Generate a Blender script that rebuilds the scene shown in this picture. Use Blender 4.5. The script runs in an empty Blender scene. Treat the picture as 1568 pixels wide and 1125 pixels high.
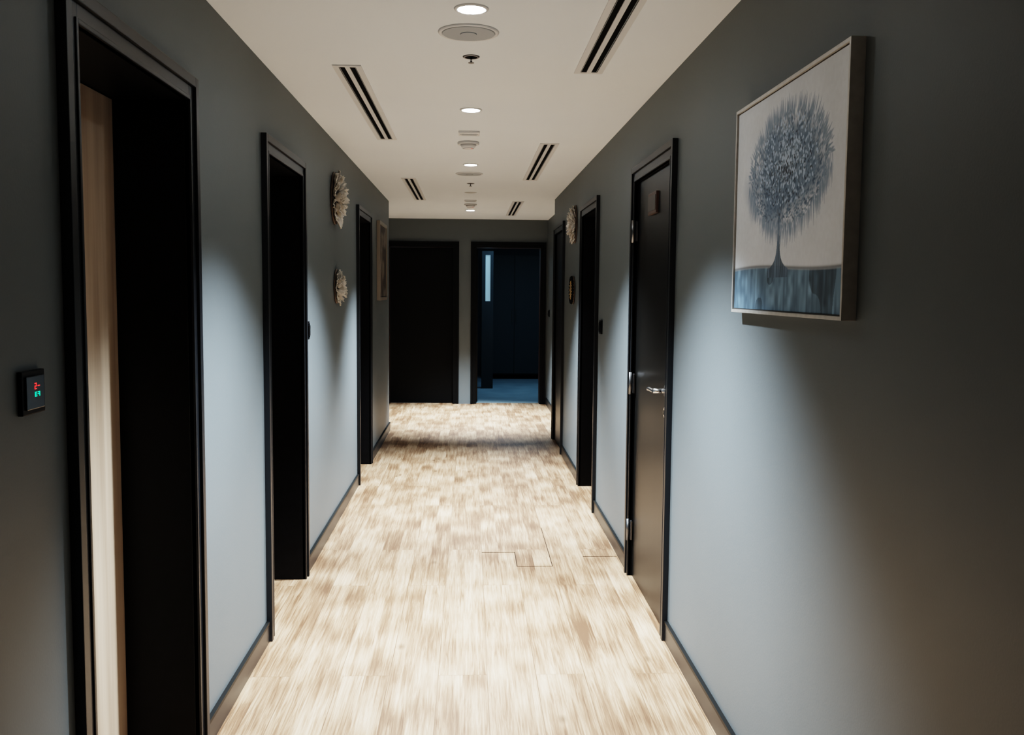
import bpy, bmesh, math, random
import numpy as np
from mathutils import Vector, Matrix, Euler
random.seed(4); rng=np.random.default_rng(7)
S=bpy.context.scene
COL=S.collection
H=2.428; XL=-0.857; XR=0.857; CAMH=1.5
YB=12.5   # end wall
XR2=1.02; XL2=-1.2; YR_END=9.70; YL_END=10.1; YBACK=-1.6

# ---------------------------------------------------------------- materials
def mat(name, col, rough=0.5, metal=0.0, spec=0.5, emit=None, estr=0.0):
    m=bpy.data.materials.new(name); m.use_nodes=True
    b=m.node_tree.nodes['Principled BSDF']
    b.inputs['Base Color'].default_value=(*col,1); b.inputs['Roughness'].default_value=rough
    b.inputs['Metallic'].default_value=metal; b.inputs['Specular IOR Level'].default_value=spec
    if emit:
        b.inputs['Emission Color'].default_value=(*emit,1); b.inputs['Emission Strength'].default_value=estr
    return m
def nodes(m): return m.node_tree.nodes, m.node_tree.links, m.node_tree.nodes['Principled BSDF']
def add_noise(m, c1, c2, scale, detail=4, vecscale=(1,1,1), bump=0.0, bscale=None, rough=None):
    n,l,b=nodes(m)
    tc=n.new('ShaderNodeTexCoord'); mp=n.new('ShaderNodeMapping'); mp.inputs['Scale'].default_value=vecscale
    l.new(tc.outputs['Object'],mp.inputs['Vector'])
    no=n.new('ShaderNodeTexNoise'); no.inputs['Scale'].default_value=scale; no.inputs['Detail'].default_value=detail
    l.new(mp.outputs[0],no.inputs['Vector'])
    cr=n.new('ShaderNodeValToRGB'); cr.color_ramp.elements[0].position=.3; cr.color_ramp.elements[1].position=.7
    cr.color_ramp.elements[0].color=(*c1,1); cr.color_ramp.elements[1].color=(*c2,1)
    l.new(no.outputs['Fac'],cr.inputs[0]); l.new(cr.outputs[0],b.inputs['Base Color'])
    if bump:
        n2=n.new('ShaderNodeTexNoise'); n2.inputs['Scale'].default_value=bscale or scale*4; n2.inputs['Detail'].default_value=3
        l.new(mp.outputs[0],n2.inputs['Vector'])
        bp=n.new('ShaderNodeBump'); bp.inputs['Strength'].default_value=bump; bp.inputs['Distance'].default_value=.002
        l.new(n2.outputs['Fac'],bp.inputs['Height']); l.new(bp.outputs[0],b.inputs['Normal'])
    return m

M_wall=add_noise(mat('wall_paint_grey',(.15,.17,.18),.5,spec=.35),(.117,.137,.148),(.127,.148,.160),1.2,3,bump=.12,bscale=160)
M_ceil=add_noise(mat('ceiling_paint',(.8,.77,.72),.8,spec=.2),(.85,.91,.97),(.88,.94,.99),1.0,2,bump=.08,bscale=120)
M_black=add_noise(mat('black_satin_paint',(.008,.008,.009),.45,spec=.12),(.0025,.0025,.003),(.004,.004,.005),30,2)
M_leaf=add_noise(mat('door_black_lacquer',(.012,.011,.011),.36,spec=.30),(.004,.004,.004),(.007,.0065,.006),18,3,vecscale=(1,1,.08))
M_leafd=mat('door_black_matt',(.004,.0045,.005),.5,spec=.12)
M_frame=mat('door_frame_black',(.007,.008,.010),.38,spec=.4)
M_base=mat('baseboard_black',(.016,.015,.015),.35)
M_baset=mat('baseboard_cap',(.005,.005,.005),.45,spec=.25)
M_white=mat('white_plastic',(.73,.75,.77),.45)
M_slot=mat('slot_black',(.004,.004,.004),.9,spec=.1)
M_chrome=mat('brushed_steel',(.65,.65,.66),.22,1.0)
M_hinge=mat('hinge_steel',(.22,.22,.23),.35,1.0)
M_lamp=mat('lamp_lens_lit',(.9,.95,1),.5,emit=(.78,.91,1.0),estr=26)
M_lampoff=mat('lamp_lens_off',(.55,.55,.55),.3)
M_grille=mat('speaker_grille',(.40,.44,.48),.6)
M_glassblk=mat('black_glass',(.005,.005,.006),.12)
M_red=mat('led_red',(.2,0,0),.5,emit=(1,.02,.02),estr=.8)
M_green=mat('led_green',(0,.2,.1),.5,emit=(.0,.8,.38),estr=.6)
M_frs=add_noise(mat('champagne_frame',(.42,.38,.33),.38,.15),(.50,.49,.47),(.58,.57,.55),40,2)
M_cream=add_noise(mat('pearl_ceramic',(.62,.57,.5),.38),(.46,.40,.32),(.82,.81,.79),14,3)
M_dkwood=add_noise(mat('dark_wood',(.05,.03,.02),.5),(.03,.018,.012),(.08,.05,.03),20,4)
M_gold=mat('gold_leaf',(.55,.38,.16),.35,.8)
M_bronze=mat('bronze_edge',(.07,.035,.025),.4)

# floor : oak vinyl planks (two printed strips per plank)
def floor_mat():
    m=mat('oak_vinyl_planks',(.5,.38,.27),.40,spec=.4); n,l,b=nodes(m)
    def math_(op,a,bv=None,c=None):
        q=n.new('ShaderNodeMath'); q.operation=op
        for i,x in enumerate((a,bv,c)):
            if x is None: continue
            if isinstance(x,(int,float)): q.inputs[i].default_value=x
            else: l.new(x,q.inputs[i])
        return q.outputs[0]
    tc=n.new('ShaderNodeTexCoord'); sep=n.new('ShaderNodeSeparateXYZ'); l.new(tc.outputs['Object'],sep.inputs[0])
    X=math_('ADD',sep.outputs['X'],-.075+.191*20); Y=sep.outputs['Y']
    cb=n.new('ShaderNodeCombineXYZ'); l.new(Y,cb.inputs['X']); l.new(X,cb.inputs['Y'])
    br=n.new('ShaderNodeTexBrick'); l.new(cb.outputs[0],br.inputs['Vector'])
    br.offset=.37; br.offset_frequency=2
    for k,v in (('Scale',1),('Mortar Size',.0014),('Mortar Smooth',.1),('Bias',0),('Brick Width',1.8),('Row Height',.191)): br.inputs[k].default_value=v
    br.inputs['Color1'].default_value=(0,0,0,1); br.inputs['Color2'].default_value=(1,1,1,1); br.inputs['Mortar'].default_value=(.5,.5,.5,1)
    sp=n.new('ShaderNodeSeparateColor'); l.new(br.outputs['Color'],sp.inputs[0]); pr=sp.outputs[0]
    # planks are printed as two strips; the inner border wanders a little
    wob=n.new('ShaderNodeTexNoise'); wob.inputs['Scale'].default_value=3.0; wob.inputs['Detail'].default_value=2; l.new(tc.outputs['Object'],wob.inputs['Vector'])
    xs=math_('MULTIPLY_ADD',wob.outputs['Fac'],.014,math_('ADD',X,-.007))
    row=math_('FLOOR',math_('DIVIDE',xs,.0955))
    def noise(vx,vy,detail,dist=0,rough=.5,vz=None):
        cc=n.new('ShaderNodeCombineXYZ'); l.new(vx,cc.inputs[0]); l.new(vy,cc.inputs[1])
        if vz is not None: l.new(vz,cc.inputs[2])
        no=n.new('ShaderNodeTexNoise'); no.inputs['Scale'].default_value=1; no.inputs['Detail'].default_value=detail
        no.inputs['Distortion'].default_value=dist; no.inputs['Roughness'].default_value=rough
        l.new(cc.outputs[0],no.inputs['Vector']); return no.outputs['Fac']
    z=math_('MULTIPLY',row,3.7)
    z2=math_('MULTIPLY_ADD',pr,9.3,z)
    rown=noise(math_('MULTIPLY',row,11.37),math_('MULTIPLY',Y,2.6),1,0,.5)
    strip=noise(math_('MULTIPLY',X,24),math_('MULTIPLY',Y,1.6),2,.4,.5,z2)
    grain=noise(math_('MULTIPLY',X,125),math_('MULTIPLY',Y,3.6),7,.8,.66,z2)
    # contrast terms centred on .5
    s=math_('MULTIPLY_ADD',math_('SUBTRACT',rown,.5),.62,.485)
    s=math_('MULTIPLY_ADD',math_('SUBTRACT',strip,.5),.40,s)
    s=math_('MULTIPLY_ADD',math_('SUBTRACT',grain,.5),.80,s)
    s=math_('MULTIPLY_ADD',math_('SUBTRACT',pr,.5),.08,s)
    cr=n.new('ShaderNodeValToRGB'); e=cr.color_ramp.elements
    e[0].position=.28; e[0].color=(.115,.060,.032,1); e[1].position=.72; e[1].color=(.48,.35,.235,1)
    x=e.new(.42); x.color=(.205,.120,.068,1); x=e.new(.54); x.color=(.325,.213,.130,1)
    l.new(s,cr.inputs[0])
    cc=n.new('ShaderNodeCombineXYZ'); l.new(math_('MULTIPLY',X,5.2),cc.inputs[0]); l.new(math_('MULTIPLY',Y,2.4),cc.inputs[1])
    vo=n.new('ShaderNodeTexVoronoi'); vo.inputs['Scale'].default_value=1; vo.inputs['Randomness'].default_value=1; l.new(cc.outputs[0],vo.inputs['Vector'])
    kr=n.new('ShaderNodeValToRGB'); ke=kr.color_ramp.elements; ke[0].position=.02; ke[0].color=(.36,.32,.29,1); ke[1].position=.11; ke[1].color=(1,1,1,1)
    l.new(vo.outputs['Distance'],kr.inputs[0])
    mx=n.new('ShaderNodeMixRGB'); mx.blend_type='MULTIPLY'; mx.inputs[0].default_value=.8; l.new(cr.outputs[0],mx.inputs[1]); l.new(kr.outputs[0],mx.inputs[2])
    m2=n.new('ShaderNodeMixRGB'); l.new(math_('MULTIPLY',br.outputs['Fac'],.6),m2.inputs[0]); l.new(mx.outputs[0],m2.inputs[1]); m2.inputs[2].default_value=(.08,.04,.02,1)
    l.new(m2.outputs[0],b.inputs['Base Color'])
    bp=n.new('ShaderNodeBump'); bp.inputs['Strength'].default_value=.12; bp.inputs['Distance'].default_value=.001
    l.new(grain,bp.inputs['Height']); l.new(bp.outputs[0],b.inputs['Normal'])
    return m
M_floor=floor_mat()
def oak():
    m=mat('oak_veneer',(.4,.3,.2),.5); add_noise(m,(.36,.265,.19),(.56,.445,.335),1,5,vecscale=(22,22,.9)); return m
M_oak=oak()

# ---------------------------------------------------------------- geometry helpers
def root(name,loc=(0,0,0)):
    e=bpy.data.objects.new(name,None); e.location=loc; e.empty_display_size=.1; COL.objects.link(e); return e
def finish(bm,name,m,parent=None,smooth=False):
    bmesh.ops.recalc_face_normals(bm,faces=bm.faces[:])
    me=bpy.data.meshes.new(name); bm.to_mesh(me); bm.free()
    for x in (m if isinstance(m,(list,tuple)) else [m]): me.materials.append(x)
    if smooth:
        for p in me.polygons: p.use_smooth=True
    o=bpy.data.objects.new(name,me); COL.objects.link(o)
    if parent:
        o.parent=parent; o.matrix_parent_inverse=Matrix.Translation(-Vector(parent.location))
    return o
def bmbox(bm,x0,x1,y0,y1,z0,z1,mi=0,bev=0):
    r=bmesh.ops.create_cube(bm,size=1)
    for v in r['verts']:
        v.co=Vector(((x0+x1)/2+v.co.x*abs(x1-x0),(y0+y1)/2+v.co.y*abs(y1-y0),(z0+z1)/2+v.co.z*abs(z1-z0)))
    fs={f for v in r['verts'] for f in v.link_faces}
    for f in fs: f.material_index=mi
    if bev:
        es=list({e for v in r['verts'] for e in v.link_edges})
        bmesh.ops.bevel(bm,geom=es,offset=bev,segments=2,affect='EDGES',profile=.7)
def boxes(name,lst,m,parent=None,bev=0):
    bm=bmesh.new()
    for b in lst: bmbox(bm,*b[:6],mi=(b[6] if len(b)>6 else 0),bev=bev)
    return finish(bm,name,m,parent)
def cyl(name,c,r,depth,axis,m,parent=None,seg=40,r2=None,bev=0):
    bm=bmesh.new()
    bmesh.ops.create_cone(bm,cap_ends=True,segments=seg,radius1=r,radius2=r if r2 is None else r2,depth=depth)
    if bev:
        es=[e for e in bm.edges if len(e.link_faces)==2 and e.calc_face_angle()>1]
        bmesh.ops.bevel(bm,geom=es,offset=bev,segments=2,affect='EDGES')
    R={'z':Matrix(),'x':Matrix.Rotation(math.pi/2,4,'Y'),'y':Matrix.Rotation(-math.pi/2,4,'X')}[axis]
    bmesh.ops.transform(bm,matrix=Matrix.Translation(c)@R,verts=bm.verts)
    o=finish(bm,name,m,parent)
    for p in o.data.polygons:
        p.use_smooth = len(p.vertices)==4
    return o
def torus(name,c,R,r,m,parent=None,flat=1.0):
    bm=bmesh.new(); N,K=48,10; vs=[]
    for i in range(N):
        a=2*math.pi*i/N
        vs.append([bm.verts.new((c[0]+(R+r*math.cos(t))*math.cos(a),c[1]+(R+r*math.cos(t))*math.sin(a),c[2]+r*flat*math.sin(t))) for t in [2*math.pi*k/K for k in range(K)]])
    for i in range(N):
        for k in range(K):
            bm.faces.new((vs[i][k],vs[(i+1)%N][k],vs[(i+1)%N][(k+1)%K],vs[i][(k+1)%K]))
    return finish(bm,name,m,parent,True)

# ---------------------------------------------------------------- room shell
TH=.27; FT=2.136; CAS=.075
boxes('floor',[(-2.0,3.0,YBACK-.2,YB+.12,-.1,0)],M_floor)
M_tile=add_noise(mat('blue_grey_tile',(.16,.22,.28),.3),(.18,.26,.31),(.26,.35,.40),3,3)
boxes('floor_far_room',[(-2.0,3.0,YB+.12,17.0,-.1,0)],M_tile)
# slightly opened joints between a few planks
M_gap=mat('plank_gap',(.03,.018,.012),.8,spec=.1)
boxes('plank_gap_strips',[(.075,.262,5.336,5.342,-.0005,.0008),(.262,.2665,5.06,5.3415,-.0005,.0008),(.2655,.457,5.058,5.0635,-.0005,.0008),
                (.457,.4605,5.06,5.9,-.0005,.0008),(.648,.84,5.246,5.2515,-.0005,.0008)],M_gap)
boxes('ceiling',[(-2.0,3.0,YBACK-.2,17.0,H,H+.1)],M_ceil)
left_doors=[(2.04,3.00),(3.97,4.92),(7.22,8.18)]
right_doors=[(3.943,4.96),(6.30,7.26),(8.60,9.56)]
def wall_segments(x_in,sgn,doors,y0,y1):
    a,b=(x_in-TH,x_in) if sgn<0 else (x_in,x_in+TH)
    out=[]; y=y0
    for d0,d1 in doors:
        i0,i1=d0+CAS-.02,d1-CAS+.02
        out.append((a,b,y,i0,0,H)); out.append((a,b,i0,i1,FT-CAS+.02,H)); y=i1
    out.append((a,b,y,y1,0,H)); return out
boxes('wall_left',wall_segments(XL,-1,left_doors,YBACK,YL_END),M_wall)
boxes('wall_right',wall_segments(XR,1,right_doors,YBACK,YR_END),M_wall)
boxes('wall_lobby_left',[(XL2-.2,XL2,YL_END,YB,0,H)],M_wall)
boxes('wall_lobby_right',[(XR2,XR2+.2,YR_END,YB,0,H)],M_wall)
boxes('wall_behind',[(XL-TH,XR+TH,YBACK-.15,YBACK,0,H)],M_wall)
# end wall with two openings
DL=(-1.13,-.145); DR=(.01,1.0)
c=CAS-.02
boxes('wall_end',[(XL2-.2,DL[0]+c,YB,YB+.2,0,H),(DL[0]+c,DL[1]-c,YB,YB+.2,FT-c,H),(DL[1]-c,DR[0]+c,YB,YB+.2,0,H),
                  (DR[0]+c,DR[1]-c,YB,YB+.2,FT-c,H),(DR[1]-c,XR2+.2,YB,YB+.2,0,H)],M_wall)
# dark room behind the open doorway
M_room=mat('room_wall_blue',(.05,.07,.09),.7)
boxes('wall_far_room',[(-.5,-.35,YB+.2,16.8,0,H),(2.3,2.45,YB+.2,16.8,0,H),(-.35,2.3,16.65,16.8,0,H)],M_room)

# ---------------------------------------------------------------- doors along the corridor
def casing_boxes(x,s,d0,d1,ft):
    """profiled casing standing proud of the wall plane x; s = direction into corridor"""
    L=[]
    def bar(y0,y1,z0,z1,p): L.append((min(x-s*.002,x+s*p),max(x-s*.002,x+s*p),y0,y1,z0,z1))
    o=.030 # outer bead
    bar(d0,d0+o,0,ft,.024); bar(d1-o,d1,0,ft,.024); bar(d0+o,d1-o,ft-o,ft,.024)
    bar(d0+o,d0+CAS,0,ft-o,.015); bar(d1-CAS,d1-o,0,ft-o,.015); bar(d0+CAS,d1-CAS,ft-CAS,ft-o,.015)
    # inner bead
    i=.012
    bar(d0+CAS-i,d0+CAS,0,ft-CAS+i,.019); bar(d1-CAS,d1-CAS+i,0,ft-CAS+i,.019); bar(d0+CAS,d1-CAS,ft-CAS,ft-CAS+i,.019)
    return L
def corridor_door(k,x,s,d0,d1,flush=False,leafmat=None):
    r=root('door_%d'%k,(x,(d0+d1)/2,0))
    boxes('casing',casing_boxes(x,s,d0,d1,FT),M_frame,r,bev=.0025)
    a,b=x-s*.002,x-s*(TH-.01)
    lo,hi=min(a,b),max(a,b); j=.019
    boxes('jamb',[(lo,hi,d0+CAS-j,d0+CAS,0,FT-CAS+j),(lo,hi,d1-CAS,d1-CAS+j,0,FT-CAS+j),(lo,hi,d0+CAS,d1-CAS,FT-CAS,FT-CAS+j)],M_black,r)
    i0,i1=d0+CAS+.003,d1-CAS-.003; zt=FT-CAS-.004
    if flush: p0,p1=x-s*.006,x-s*.048
    else: p0,p1=x-s*.21,x-s*.25
    boxes('leaf',[(min(p0,p1),max(p0,p1),i0,i1,.006,zt)],leafmat or M_leaf,r,bev=.002)
    return r,p0
corridor_door(1,XL,1,*left_doors[0],leafmat=M_oak)
corridor_door(2,XL,1,*left_doors[1])
corridor_door(3,XL,1,*left_doors[2])
rA,pA=corridor_door(4,XR,-1,*right_doors[0],flush=True)
corridor_door(5,XR,-1,*right_doors[1])
corridor_door(6,XR,-1,*right_doors[2],flush=True)
# hardware on the flush door
for i,z in enumerate((1.81,1.025,.25)):
    cyl('hinge_%d'%i,(XR-.020,right_doors[0][1]-CAS-.004,z),.008,.115,'z',M_hinge,rA,seg=16,bev=.001)
    boxes('hinge_plate_%d'%i,[(XR-.009,XR+.0,right_doors[0][1]-CAS-.03,right_doors[0][1]-CAS-.004,z-.05,z+.05)],M_hinge,rA)
hy=right_doors[0][0]+CAS+.062
cyl('rosette',(XR-.0005,hy,1.07),.026,.012,'x',M_chrome,rA,bev=.002)
cyl('handle_neck',(XR-.03,hy,1.07),.010,.055,'x',M_chrome,rA,seg=20)
cu=bpy.data.curves.new('lever','CURVE'); cu.dimensions='3D'; cu.bevel_depth=.0095; cu.bevel_resolution=5; cu.use_fill_caps=True
sp=cu.splines.new('BEZIER'); pts=[(XR-.055,hy-.004,1.07),(XR-.060,hy+.06,1.072),(XR-.052,hy+.13,1.064)]
sp.bezier_points.add(2)
for p,q in zip(sp.bezier_points,pts): p.co=q; p.handle_left_type=p.handle_right_type='AUTO'
lo=bpy.data.objects.new('lever',cu); cu.materials.append(M_chrome); COL.objects.link(lo); lo.parent=rA; lo.matrix_parent_inverse=Matrix.Translation(-Vector(rA.location))
cyl('key_escutcheon',(XR-.0005,hy,.975),.024,.012,'x',M_chrome,rA,bev=.002)
boxes('keyhole',[(XR-.009,XR-.005,hy-.003,hy+.003,.965,.985)],M_slot,rA)
boxes('lock_plate',[(XR-.0085,XR-.004,right_doors[0][0]+CAS+.003,right_doors[0][0]+CAS+.012,.93,1.15)],M_hinge,rA)
boxes('name_plate',[(XR-.006,XR+.008,4.36,4.56,1.865,1.965)],M_bronze,rA,bev=.002)
boxes('name_plate_face',[(XR-.0075,XR-.005,4.375,4.545,1.88,1.95)],mat('plate_face',(.02,.013,.010),.35),rA)

# end-wall doors
def end_door(k,d,closed):
    r=root('door_%d'%k,((d[0]+d[1])/2,YB,0)); L=[]
    def bar(x0,x1,z0,z1,p): L.append((x0,x1,YB-p,YB+.002,z0,z1))
    o=.03
    bar(d[0],d[0]+o,0,FT,.024); bar(d[1]-o,d[1],0,FT,.024); bar(d[0]+o,d[1]-o,FT-o,FT,.024)
    bar(d[0]+o,d[0]+CAS,0,FT-o,.015); bar(d[1]-CAS,d[1]-o,0,FT-o,.015); bar(d[0]+CAS,d[1]-CAS,FT-CAS,FT-o,.015)
    boxes('casing',L,M_leafd,r,bev=.0025)
    j=.019
    boxes('jamb',[(d[0]+CAS-j,d[0]+CAS,YB+.002,YB+.19,0,FT-CAS+j),(d[1]-CAS,d[1]-CAS+j,YB+.002,YB+.19,0,FT-CAS+j),(d[0]+CAS,d[1]-CAS,YB+.002,YB+.19,FT-CAS,FT-CAS+j)],M_bronze,r)
    if closed:
        boxes('leaf',[(d[0]+CAS+.003,d[1]-CAS-.003,YB+.10,YB+.14,.006,FT-CAS-.004)],M_leafd,r)
    else:
        bm=bmesh.new(); bmbox(bm,0,.82,0,.04,.006,FT-CAS-.006)
        bmesh.ops.transform(bm,matrix=Matrix.Translation((d[0]+CAS+.02,YB+.23,0))@Matrix.Rotation(math.radians(99),4,'Z'),verts=bm.verts)
        finish(bm,'leaf',M_leaf,r)
    return r
end_door(7,DL,True); end_door(8,DR,False)
# furniture glimpsed in the dark room
M_cab=mat('cabinet_dark_teal',(.02,.03,.036),.6,spec=.2)
cab=root('wardrobe',(.75,16.3,0))
boxes('carcass',[(.25,1.25,16.05,16.6,.08,2.1)],M_cab,cab,bev=.004)
boxes('plinth',[(.27,1.23,16.1,16.6,0,.08)],M_slot,cab)
boxes('doors',[(.255,.745,16.02,16.048,.1,2.09),(.755,1.245,16.02,16.048,.1,2.09)],M_cab,cab,bev=.003)
boxes('handles',[(.71,.722,15.99,16.019,.95,1.2),(.778,.79,15.99,16.019,.95,1.2)],M_cab,cab)
M_glow=mat('strip_glow',(.3,.4,.45),.4,emit=(.35,.62,.8),estr=.09)  # emission puts the pale blue light into the strip itself
wl=root('glow_panel',(.25,14.5,0))

# ---------------------------------------------------------------- baseboards
def baseb(name,x,s,doors,y0,y1):
    L=[];y=y0; hb=.09
    seg=[]
    for d0,d1 in doors: seg.append((y,d0)); y=d1
    seg.append((y,y1))
    for a,b in seg:
        if b-a<.01: continue
        L.append((min(x,x+s*.012),max(x,x+s*.012),a,b,0,hb-.012,0)); L.append((min(x,x+s*.015),max(x,x+s*.015),a,b,hb-.012,hb,1))
    boxes(name,L,[M_base,M_baset])
baseb('baseboard_left',XL,1,left_doors,YBACK,YL_END)
baseb('baseboard_right',XR,-1,right_doors,YBACK,YR_END)
baseb('baseboard_lobby_right',XR2,-1,[],YR_END,YB-.03)
baseb('baseboard_lobby_left',XL2,1,[],YL_END,YB-.03)

# ---------------------------------------------------------------- ceiling fittings
def downlight(y,on=True,x=0.0,energy=240,ang=102):
    r=root('recessed_downlight',(x,y,H))
    torus('trim_ring',(x,y,H-.001),.050,.008,M_white,r,.6)
    cyl('lens',(x,y,H-.003),.044,.006,'z',M_lamp if on else M_lampoff,r)
    if on:
        ld=bpy.data.lights.new('downlight_beam','SPOT'); ld.energy=energy; ld.spot_size=math.radians(ang); ld.spot_blend=.8; ld.shadow_soft_size=.035
        ld.color=(.84,.94,1.0)
        lo=bpy.data.objects.new('downlight_beam',ld); lo.location=(x,y,H-.02); COL.objects.link(lo); lo.parent=r; lo.matrix_parent_inverse=Matrix.Translation(-Vector(r.location))
for y,on,en,an in ((3.215,1,255,98),(4.97,1,240,98),(7.1,1,330,90),(9.1,0,0,90),(11.1,1,450,80)): downlight(y,bool(on),0.0,en,an)
def speaker(y,x=-.01):
    r=root('ceiling_speaker',(x,y,H))
    torus('rim',(x,y,H-.002),.102,.008,M_white,r,.7)
    cyl('grille',(x,y,H-.004),.096,.008,'z',M_grille,r,bev=.002)
    cyl('cone_cap',(x,y,H-.009),.03,.004,'z',M_grille,r,bev=.001)
speaker(3.5); speaker(7.65)
def sprinkler(y,x=0.0):
    r=root('fire_sprinkler',(x,y,H))
    torus('escutcheon',(x,y,H-.001),.028,.006,M_hinge,r,.6)
    cyl('cup',(x,y,H-.002),.025,.004,'z',M_slot,r)
    cyl('bulb',(x,y,H-.014),.004,.02,'z',M_chrome,r,seg=12)
    cyl('deflector',(x,y,H-.025),.012,.002,'z',M_hinge,r,seg=16)
sprinkler(3.86); sprinkler(8.34)
def detector(y,x=-.015):
    r=root('smoke_detector',(x,y,H))
    cyl('base',(x,y,H-.008),.068,.016,'z',M_white,r,bev=.003)
    cyl('chamber',(x,y,H-.027),.038,.022,'z',M_white,r,r2=.052,bev=.002)
    cyl('vent_band',(x,y,H-.0165),.050,.004,'z',M_slot,r)
    cyl('cap',(x,y,H-.040),.034,.004,'z',M_white,r,bev=.001)
    cyl('led',(x+.022,y-.02,H-.0405),.003,.006,'z',M_red,r,seg=10)
detector(6.05); detector(10.3,0)
def junction(y,x=-.01):
    r=root('emergency_light',(x,y,H))
    boxes('body',[(x-.062,x+.062,y-.06,y+.06,H-.012,H)],M_white,r,bev=.004)
    boxes('window',[(x-.045,x+.045,y-.022,y+.022,H-.014,H-.0115)],M_grille,r)
    for q in (-.05,.05): cyl('screw',(x+q,y,H-.0125),.004,.002,'z',M_hinge,r,seg=10)
junction(5.68); junction(9.9,0)
def diffuser(x0,x1,y0,y1):
    r=root('linear_air_diffuser',((x0+x1)/2,(y0+y1)/2,H)); z=H; w=x1-x0; f=.024; m=.020
    xm=(x0+x1)/2
    boxes('flange',[(x0,x0+f,y0,y1,z-.005,z),(x1-f,x1,y0,y1,z-.005,z),(x0+f,x1-f,y0,y0+f,z-.005,z),(x0+f,x1-f,y1-f,y1,z-.005,z),
          (xm-m/2,xm+m/2,y0+f,y1-f,z-.005,z)],M_white,r)
    boxes('slots',[(x0+f,xm-m/2,y0+f,y1-f,z-.0015,z),(xm+m/2,x1-f,y0+f,y1-f,z-.0015,z)],M_slot,r)
    boxes('blades',[(x0+f+.003,x0+f+.0045,y0+f,y1-f,z-.004,z-.0015),(x1-f-.0045,x1-f-.003,y0+f,y1-f,z-.004,z-.0015)],M_grille,r)
diffuser(-.577,-.457,4.04,5.98); diffuser(-.577,-.457,8.0,9.9)
diffuser(.437,.557,2.1,4.1); diffuser(.437,.557,6.04,8.03); diffuser(.437,.557,9.95,11.8)

# ---------------------------------------------------------------- switches
def wall_switch(name,x,s,y0,y1,z0,z1,digits=False):
    r=root(name,(x,(y0+y1)/2,(z0+z1)/2))
    def bx(n,p0,p1,a,b,c_,d,m,bev=0): boxes(n,[(min(x+s*p0,x+s*p1),max(x+s*p0,x+s*p1),a,b,c_,d)],m,r,bev)
    bx('plate',0,.010,y0,y1,z0,z1,M_black,.002)
    g=.010
    bx('glass',.0095,.014,y0+g,y1-g,z0+g,z1-g,M_glassblk,.0015)
    if digits:
        zc=(z0+z1)/2
        def seg(yc,zc,w,h,m,on,n):
            t=w*.20; L=[]
            P={'a':(-w/2,w/2,h/2-t,h/2),'g':(-w/2,w/2,-t/2,t/2),'d':(-w/2,w/2,-h/2,-h/2+t),
               'f':(-w/2,-w/2+t,0,h/2),'b':(w/2-t,w/2,0,h/2),'e':(-w/2,-w/2+t,-h/2,0),'c':(w/2-t,w/2,-h/2,0)}
            for k in on:
                a,b,c_,d=P[k]; L.append((x+s*.0138,x+s*.0146,yc+a,yc+b,zc+c_,zc+d))
            boxes(n,L,m,r)
        ym=(y0+y1)/2+.006
        seg(ym-.007,zc+.012,.008,.012,M_red,'abged','digit'); seg(ym+.006,zc+.012,.008,.012,M_red,'g','digit')
        seg(ym-.006,zc-.004,.008,.009,M_green,'adefg','digit'); seg(ym+.006,zc-.004,.008,.009,M_green,'abcg','digit')
    else:
        bx('rocker',.0135,.018,y0+.02,y1-.02,z0+.02,z1-.02,M_black,.001)
wall_switch('wall_thermostat',XL,1,1.825,1.920,1.253,1.338,True)
wall_switch('light_switch',XL,1,4.97,5.055,1.235,1.33)
wall_switch('light_switch',XR,-1,6.09,6.175,1.225,1.315)
wall_switch('light_switch',XR2,-1,12.1,12.185,1.17,1.26)

# ---------------------------------------------------------------- framed tree painting
def vcol_mat(name,rough=.6,bump=.2):
    m=mat(name,(1,1,1),rough,spec=.3); n,l,b=nodes(m)
    a=n.new('ShaderNodeVertexColor'); a.layer_name='paint'; l.new(a.outputs['Color'],b.inputs['Base Color'])
    no=n.new('ShaderNodeTexNoise'); no.inputs['Scale'].default_value=220; tc=n.new('ShaderNodeTexCoord'); l.new(tc.outputs['Object'],no.inputs['Vector'])
    bp=n.new('ShaderNodeBump'); bp.inputs['Strength'].default_value=bump; bp.inputs['Distance'].default_value=.001
    l.new(no.outputs['Fac'],bp.inputs['Height']); l.new(bp.outputs[0],b.inputs['Normal']); return m
def canvas(name,img,x,ya,yb,z0,z1,parent,m):
    """img[row(bottom->top), col] painted on plane X=x ; column 0 at Y=ya, last at Y=yb"""
    h,w=img.shape[:2]
    ys=np.linspace(ya,yb,w); zs=np.linspace(z0,z1,h)
    Y,Z=np.meshgrid(ys,zs); co=np.stack([np.full(Y.size,x),Y.ravel(),Z.ravel()],1)
    i=np.arange((h-1)*(w-1)); r_=i//(w-1); c_=i%(w-1); a=r_*w+c_
    quads=np.stack([a,a+1,a+w+1,a+w],1)
    me=bpy.data.meshes.new(name); me.vertices.add(len(co)); me.vertices.foreach_set('co',co.ravel().astype(np.float32))
    me.loops.add(quads.size); me.loops.foreach_set('vertex_index',quads.ravel().astype(np.int32))
    me.polygons.add(len(quads)); me.polygons.foreach_set('loop_start',(np.arange(len(quads))*4).astype(np.int32))
    me.update(calc_edges=True); me.validate()
    at=me.color_attributes.new('paint','FLOAT_COLOR','POINT')
    rgba=np.ones((h*w,4),np.float32); rgba[:,:3]=img.reshape(-1,3); at.data.foreach_set('color',rgba.ravel())
    me.materials.append(m); o=bpy.data.objects.new(name,me); COL.objects.link(o); o.parent=parent
    o.matrix_parent_inverse=Matrix.Translation(-Vector(parent.location)); return o
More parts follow.
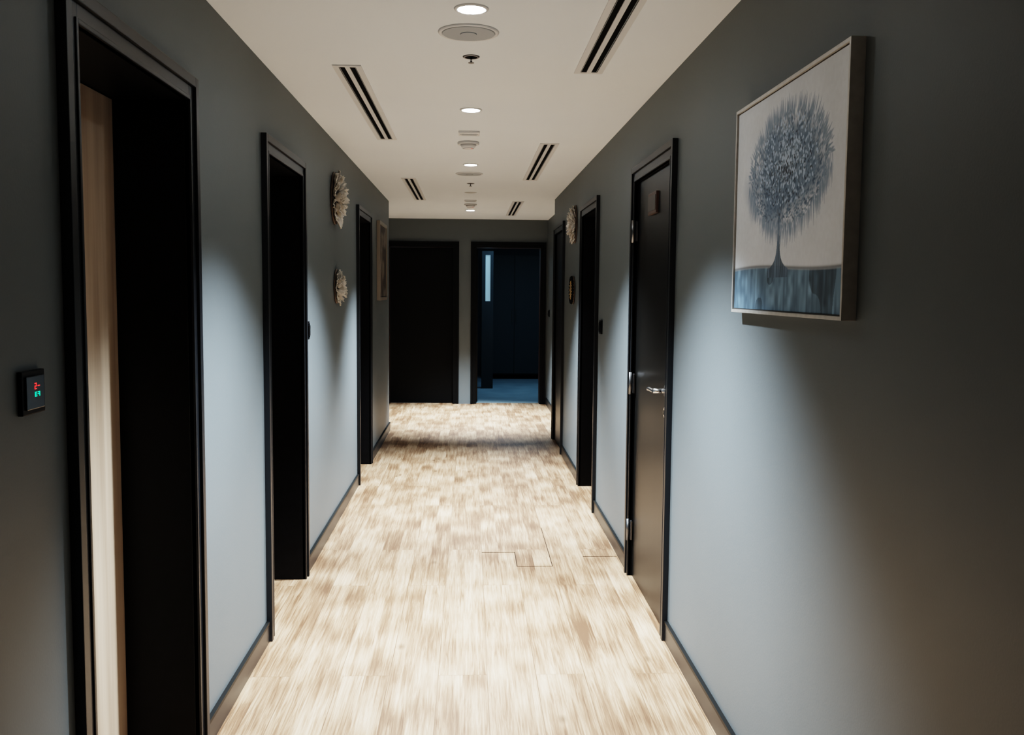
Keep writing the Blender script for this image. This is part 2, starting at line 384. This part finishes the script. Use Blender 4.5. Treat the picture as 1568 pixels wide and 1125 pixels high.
def smooth_noise(h,w,gh,gw):
    g=rng.random((gh+2,gw+2)); yy=np.linspace(0,gh,h); xx=np.linspace(0,gw,w)
    y0=yy.astype(int); x0=xx.astype(int); fy=(yy-y0)[:,None]; fx=(xx-x0)[None]
    fy=fy*fy*(3-2*fy); fx=fx*fx*(3-2*fx)
    g00=g[y0][:,x0]; g01=g[y0][:,x0+1]; g10=g[y0+1][:,x0]; g11=g[y0+1][:,x0+1]
    return (g00*(1-fx)+g01*fx)*(1-fy)+(g10*(1-fx)+g11*fx)*fy
def tree_img(w=520,h=362):
    V,U=np.mgrid[0:h,0:w]; U=U/(w-1); V=V/(h-1)
    n1=smooth_noise(h,w,6,8); n2=smooth_noise(h,w,60,90)
    img=np.ones((h,w,3))*np.array([.73,.79,.86]); img*=(.93+.10*n1+.05*n2)[...,None]
    def blend(mask,col,a=1.0):
        k=(mask*a)[...,None]; img[:]=img*(1-k)+np.array(col)*k
    gl=.195+.012*np.sin(U*5+.4)
    uc=.475+.012*(V-.2); half=.007+.075*np.exp(-np.clip(V-.19,0,1)/.028)+.012*np.exp(-np.clip(V-.19,0,1)/.12)
    trunk=(np.abs(U-uc)<half)&(V>.15)&(V<.60)
    g=np.clip((gl-V)*90,0,1)
    vert=smooth_noise(h,w,8,70); mot=smooth_noise(h,w,22,34)
    gc=np.clip(.30+.55*vert*mot*1.7,0,1)[...,None]*np.array([.22,.35,.47])+np.array([.03,.055,.085])
    gc=gc*(1-.5*(smooth_noise(h,w,6,10)>.66)[...,None])
    img[:]=img*(1-g[...,None])+gc*g[...,None]
    edge=np.exp(-((V-gl)/.007)**2); blend(edge,(.05,.06,.07),.7)
    cx,cy,rx,ry=.525,.625,.39,.28
    def stroke(u,v,du,dv,L,wd,col,al):
        N=max(2,int(L*w)); 
        for t in np.linspace(0,1,N):
            px=(u+du*L*t)*(w-1); py=(v+dv*L*t*(w/h))*(h-1); k=wd*(1-.6*t)
            x0,x1=int(px-k-1),int(px+k+2); y0,y1=int(py-k-1),int(py+k+2)
            if x0<0 or y0<0 or x1>=w or y1>=h: continue
            yy,xx=np.mgrid[y0:y1,x0:x1]; a=np.clip(k+.5-np.hypot(xx-px,yy-py),0,1)*al
            img[y0:y1,x0:x1]=img[y0:y1,x0:x1]*(1-a[...,None])+np.array(col)*a[...,None]
    rr=np.hypot((U-cx)/rx,(V-cy)/ry)+.42*(smooth_noise(h,w,7,11)-.45)
    blend(np.clip((1.04-rr)*2.2,0,1),(.15,.23,.34),.92)
    tm=trunk.astype(float); tn=smooth_noise(h,w,10,120)
    tc_=np.array([.10,.15,.21])*(.6+.9*tn)[...,None]; img[:]=img*(1-tm[...,None]*.95)+tc_*tm[...,None]*.95
    for s_ in (-1,1):
        for k in range(6):
            stroke(uc[int((.40+.03*k)*h),0],.40+.03*k,s_*(.5+.1*k)*.8,.8,.10+.01*k,1.4,(.08,.105,.14),.7)
    for k in range(2300):
        a=random.uniform(0,2*math.pi); q=math.sqrt(random.random())
        u=cx+rx*q*math.cos(a)*.88; v=cy+ry*q*math.sin(a)*.88
        du,dv=(u-.48),(v-.42); d=math.hypot(du,dv)+1e-5; du/=d; dv/=d
        if dv<-.1: du*=.35; dv=-1
        g_=random.choice([(.07,.12,.19),(.11,.175,.26),(.16,.245,.36),(.24,.34,.47)])
        stroke(u,v,du*.8+random.uniform(-.4,.4),dv+random.uniform(-.4,.4),random.uniform(.008,.020),random.uniform(1.4,2.6),g_,.42)
    for k in range(620):
        a=random.uniform(0,2*math.pi); u=cx+rx*math.cos(a)*random.uniform(.80,.97); v=cy+ry*math.sin(a)*random.uniform(.80,.97)
        du,dv=math.cos(a)*.6,math.sin(a)
        if dv<0: du*=.3; dv=-1
        stroke(u,v,du,dv,random.uniform(.02,.055),2.2,(.24,.33,.45),.28)
    for k in range(640):
        a=random.uniform(0,2*math.pi); q=random.random()*.70
        u=cx+rx*q*math.cos(a); v=cy+.04+ry*q*math.sin(a)
        stroke(u,v,random.uniform(-1,1),random.uniform(-1,1),.006,random.uniform(1.4,2.9),(.52,.65,.80),.8)
    for k in range(260):
        a=random.uniform(0,2*math.pi); q=random.random()*.6
        stroke(cx+rx*q*math.cos(a),cy+ry*q*math.sin(a),random.uniform(-1,1),random.uniform(-1,1),.008,1.9,(.04,.055,.08),.7)
    return np.clip(img,0,1)
P_Y0,P_Y1,P_Z0,P_Z1=2.07,2.958,1.440,2.058; XF=.823
pt=root('framed_tree_painting',(XR,(P_Y0+P_Y1)/2,(P_Z0+P_Z1)/2))
lip=.009
boxes('frame',[(XF,XR,P_Y0,P_Y0+lip,P_Z0,P_Z1),(XF,XR,P_Y1-lip,P_Y1,P_Z0,P_Z1),(XF,XR,P_Y0+lip,P_Y1-lip,P_Z0,P_Z0+lip),(XF,XR,P_Y0+lip,P_Y1-lip,P_Z1-lip,P_Z1)],M_frs,pt,bev=.0012)
boxes('stretcher',[(XF+.007,XR,P_Y0+lip,P_Y1-lip,P_Z0+lip,P_Z1-lip)],mat('canvas_edge',(.12,.11,.10),.7),pt)
canvas('canvas',tree_img(),XF+.0055,P_Y1-lip-.004,P_Y0+lip+.004,P_Z0+lip+.004,P_Z1-lip-.004,pt,vcol_mat('tree_painting_oil'))
# framed picture far left
def abs_img(w=160,h=150):
    n=smooth_noise(h,w,5,6); n2=smooth_noise(h,w,20,12)
    k=np.clip((n-.45)*4,0,1)[...,None]; img=np.array([.42,.38,.33])*(1-k)+np.array([.10,.075,.06])*k
    return img*(.7+.6*n2)[...,None]*.4
q=root('framed_picture',(XL,9.175,1.77))
boxes('frame',[(XL,XL+.03,8.80,8.83,1.40,2.135),(XL,XL+.03,9.52,9.55,1.40,2.135),(XL,XL+.03,8.83,9.52,1.40,1.43),(XL,XL+.03,8.83,9.52,2.105,2.135)],mat('dull_bronze_frame',(.26,.23,.20),.45,.2),q,bev=.002)
boxes('backing',[(XL,XL+.018,8.83,9.52,1.43,2.105)],M_dkwood,q)
canvas('canvas',abs_img(),XL+.020,8.832,9.518,1.432,2.103,q,vcol_mat('abstract_painting_oil'))

# ---------------------------------------------------------------- floral wall sculptures
def rosette(name,x,s,yc,zc,R,depth,petal_m,rings,ragged=.15,back_m=None,seed=1):
    rd=random.Random(seed); r=root(name,(x,yc,zc))
    cyl('backplate',(x+s*.006,yc,zc),R*.86,.012,'x',back_m or M_dkwood,r,bev=.002)
    bm=bmesh.new()
    for k,(rad,n,ln,wd,lift,base) in enumerate(rings):
        for i in range(n):
            a=2*math.pi*(i+.5*(k%2)+rd.uniform(-.2,.2))/n
            L=ln*R*rd.uniform(1-ragged,1+ragged*.3); W=wd*R*rd.uniform(.85,1.15); lf=lift*depth*rd.uniform(.7,1.2); tw=rd.uniform(-.35,.35)
            N,K=7,6; g=[]
            for t_ in range(N+1):
                t=t_/N; row=[]
                for k_ in range(K+1):
                    u=-1+2*k_/K
                    wr=W*(.35+.65*math.sin(math.pi*min(1,.15+.60*t)))*u
                    rr=rad*R+L*t*(1-.34*u*u*t)
                    hh=base*depth+lf*t**1.3-.30*depth*(1-u*u)*math.sin(math.pi*t)*.6+tw*wr*.5+.10*depth*math.sin(6*u+i)*t
                    if t>.8: hh-=(t-.8)*depth*.9
                    hh=max(hh,.004)
                    row.append(bm.verts.new((x+s*(.010+hh),yc+rr*math.cos(a)-wr*math.sin(a),zc+rr*math.sin(a)+wr*math.cos(a))))
                g.append(row)
            for a_ in range(N):
                for b_ in range(K): bm.faces.new((g[a_][b_],g[a_+1][b_],g[a_+1][b_+1],g[a_][b_+1]))
    o=finish(bm,'petals',petal_m,r,True); so=o.modifiers.new('th','SOLIDIFY'); so.thickness=.003; so.offset=0
    bm=bmesh.new(); 
    for i in range(14):
        a=rd.uniform(0,6.28); q_=rd.uniform(0,.10)*R
        bmesh.ops.create_icosphere(bm,subdivisions=2,radius=R*.045,matrix=Matrix.Translation((x+s*(.012+depth*.45),yc+q_*math.cos(a),zc+q_*math.sin(a))))
    finish(bm,'stamens',M_gold,r,True)
ringsA=[(.52,13,.46,.17,.45,.05),(.36,11,.40,.16,.70,.15),(.20,9,.36,.14,.85,.3),(.06,6,.26,.11,.8,.4)]
rosette('floral_wall_sculpture',XL,1,6.06,1.5+.57,.190,.070,M_cream,ringsA,.3,seed=3)
rosette('floral_wall_sculpture',XL,1,6.12,1.5+.02,.128,.050,M_cream,ringsA,.3,seed=8)
rosette('floral_wall_sculpture',XR,-1,7.76,1.5+.545,.180,.055,M_cream,ringsA,.3,seed=5)
# dark ring with gilded centre
r=root('round_wall_ornament',(XR,7.82,1.51))
cyl('disc',(XR-.008,7.82,1.51),.118,.016,'x',M_dkwood,r,bev=.004)
bm=bmesh.new()
for i in range(26):
    a=2*math.pi*i/26
    bmesh.ops.create_icosphere(bm,subdivisions=2,radius=.0155,matrix=Matrix.Translation((XR-.018,7.82+.102*math.cos(a),1.51+.102*math.sin(a))))
finish(bm,'beaded_rim',M_slot,r,True)
cyl('gilded_boss',(XR-.022,7.82,1.51),.052,.014,'x',M_gold,r,bev=.004)
bm=bmesh.new()
for i in range(12):
    a=2*math.pi*i/12
    bmesh.ops.create_icosphere(bm,subdivisions=2,radius=.012,matrix=Matrix.Translation((XR-.020,7.82+.067*math.cos(a),1.51+.067*math.sin(a))))
finish(bm,'gilded_beads',M_gold,r,True)

# added glowing strip standing in for a streak of light in the dark room
boxes('glow_strip',[(.235,.31,14.5,14.52,1.34,2.04)],M_glow,wl)
boxes('strip_surround',[(.18,.235,14.48,14.54,0,2.1),(.31,.355,14.48,14.54,0,2.1),(.235,.31,14.48,14.54,2.04,2.1),(.235,.31,14.48,14.54,0,1.34)],M_cab,wl)
ld=bpy.data.lights.new('room_glow','AREA'); ld.energy=7; ld.size=1.2; ld.color=(.45,.76,1)
lo=bpy.data.objects.new('room_fill_glow',ld); lo.location=(.9,13.9,2.35); COL.objects.link(lo)  # unseen blue fill added to light the dark room, no fitting modelled
for ch in bpy.data.objects:
    if ch.parent is wl: pass
for n_ in ('glow_strip','strip_surround'):
    o=bpy.data.objects[n_]; o.parent=wl; o.matrix_parent_inverse=Matrix.Translation(-Vector(wl.location))

# ---------------------------------------------------------------- world, camera
w=bpy.data.worlds.new('world'); S.world=w; w.use_nodes=True; w.node_tree.nodes['Background'].inputs[0].default_value=(.02,.022,.025,1)
cam=bpy.data.cameras.new('camera'); cam.sensor_width=36; cam.lens=1450/1568*36; cam.clip_start=.02
co=bpy.data.objects.new('camera',cam); COL.objects.link(co); S.camera=co
co.matrix_world=Matrix.Translation((0,0,CAMH))@Matrix.Rotation(math.radians(-2.57),4,'Z')@Matrix.Rotation(math.radians(90-4.63),4,'X')@Matrix.Rotation(math.radians(.5),4,'Z')
S.view_settings.view_transform='Filmic'
S.view_settings.look='High Contrast'
S.view_settings.exposure=1.9
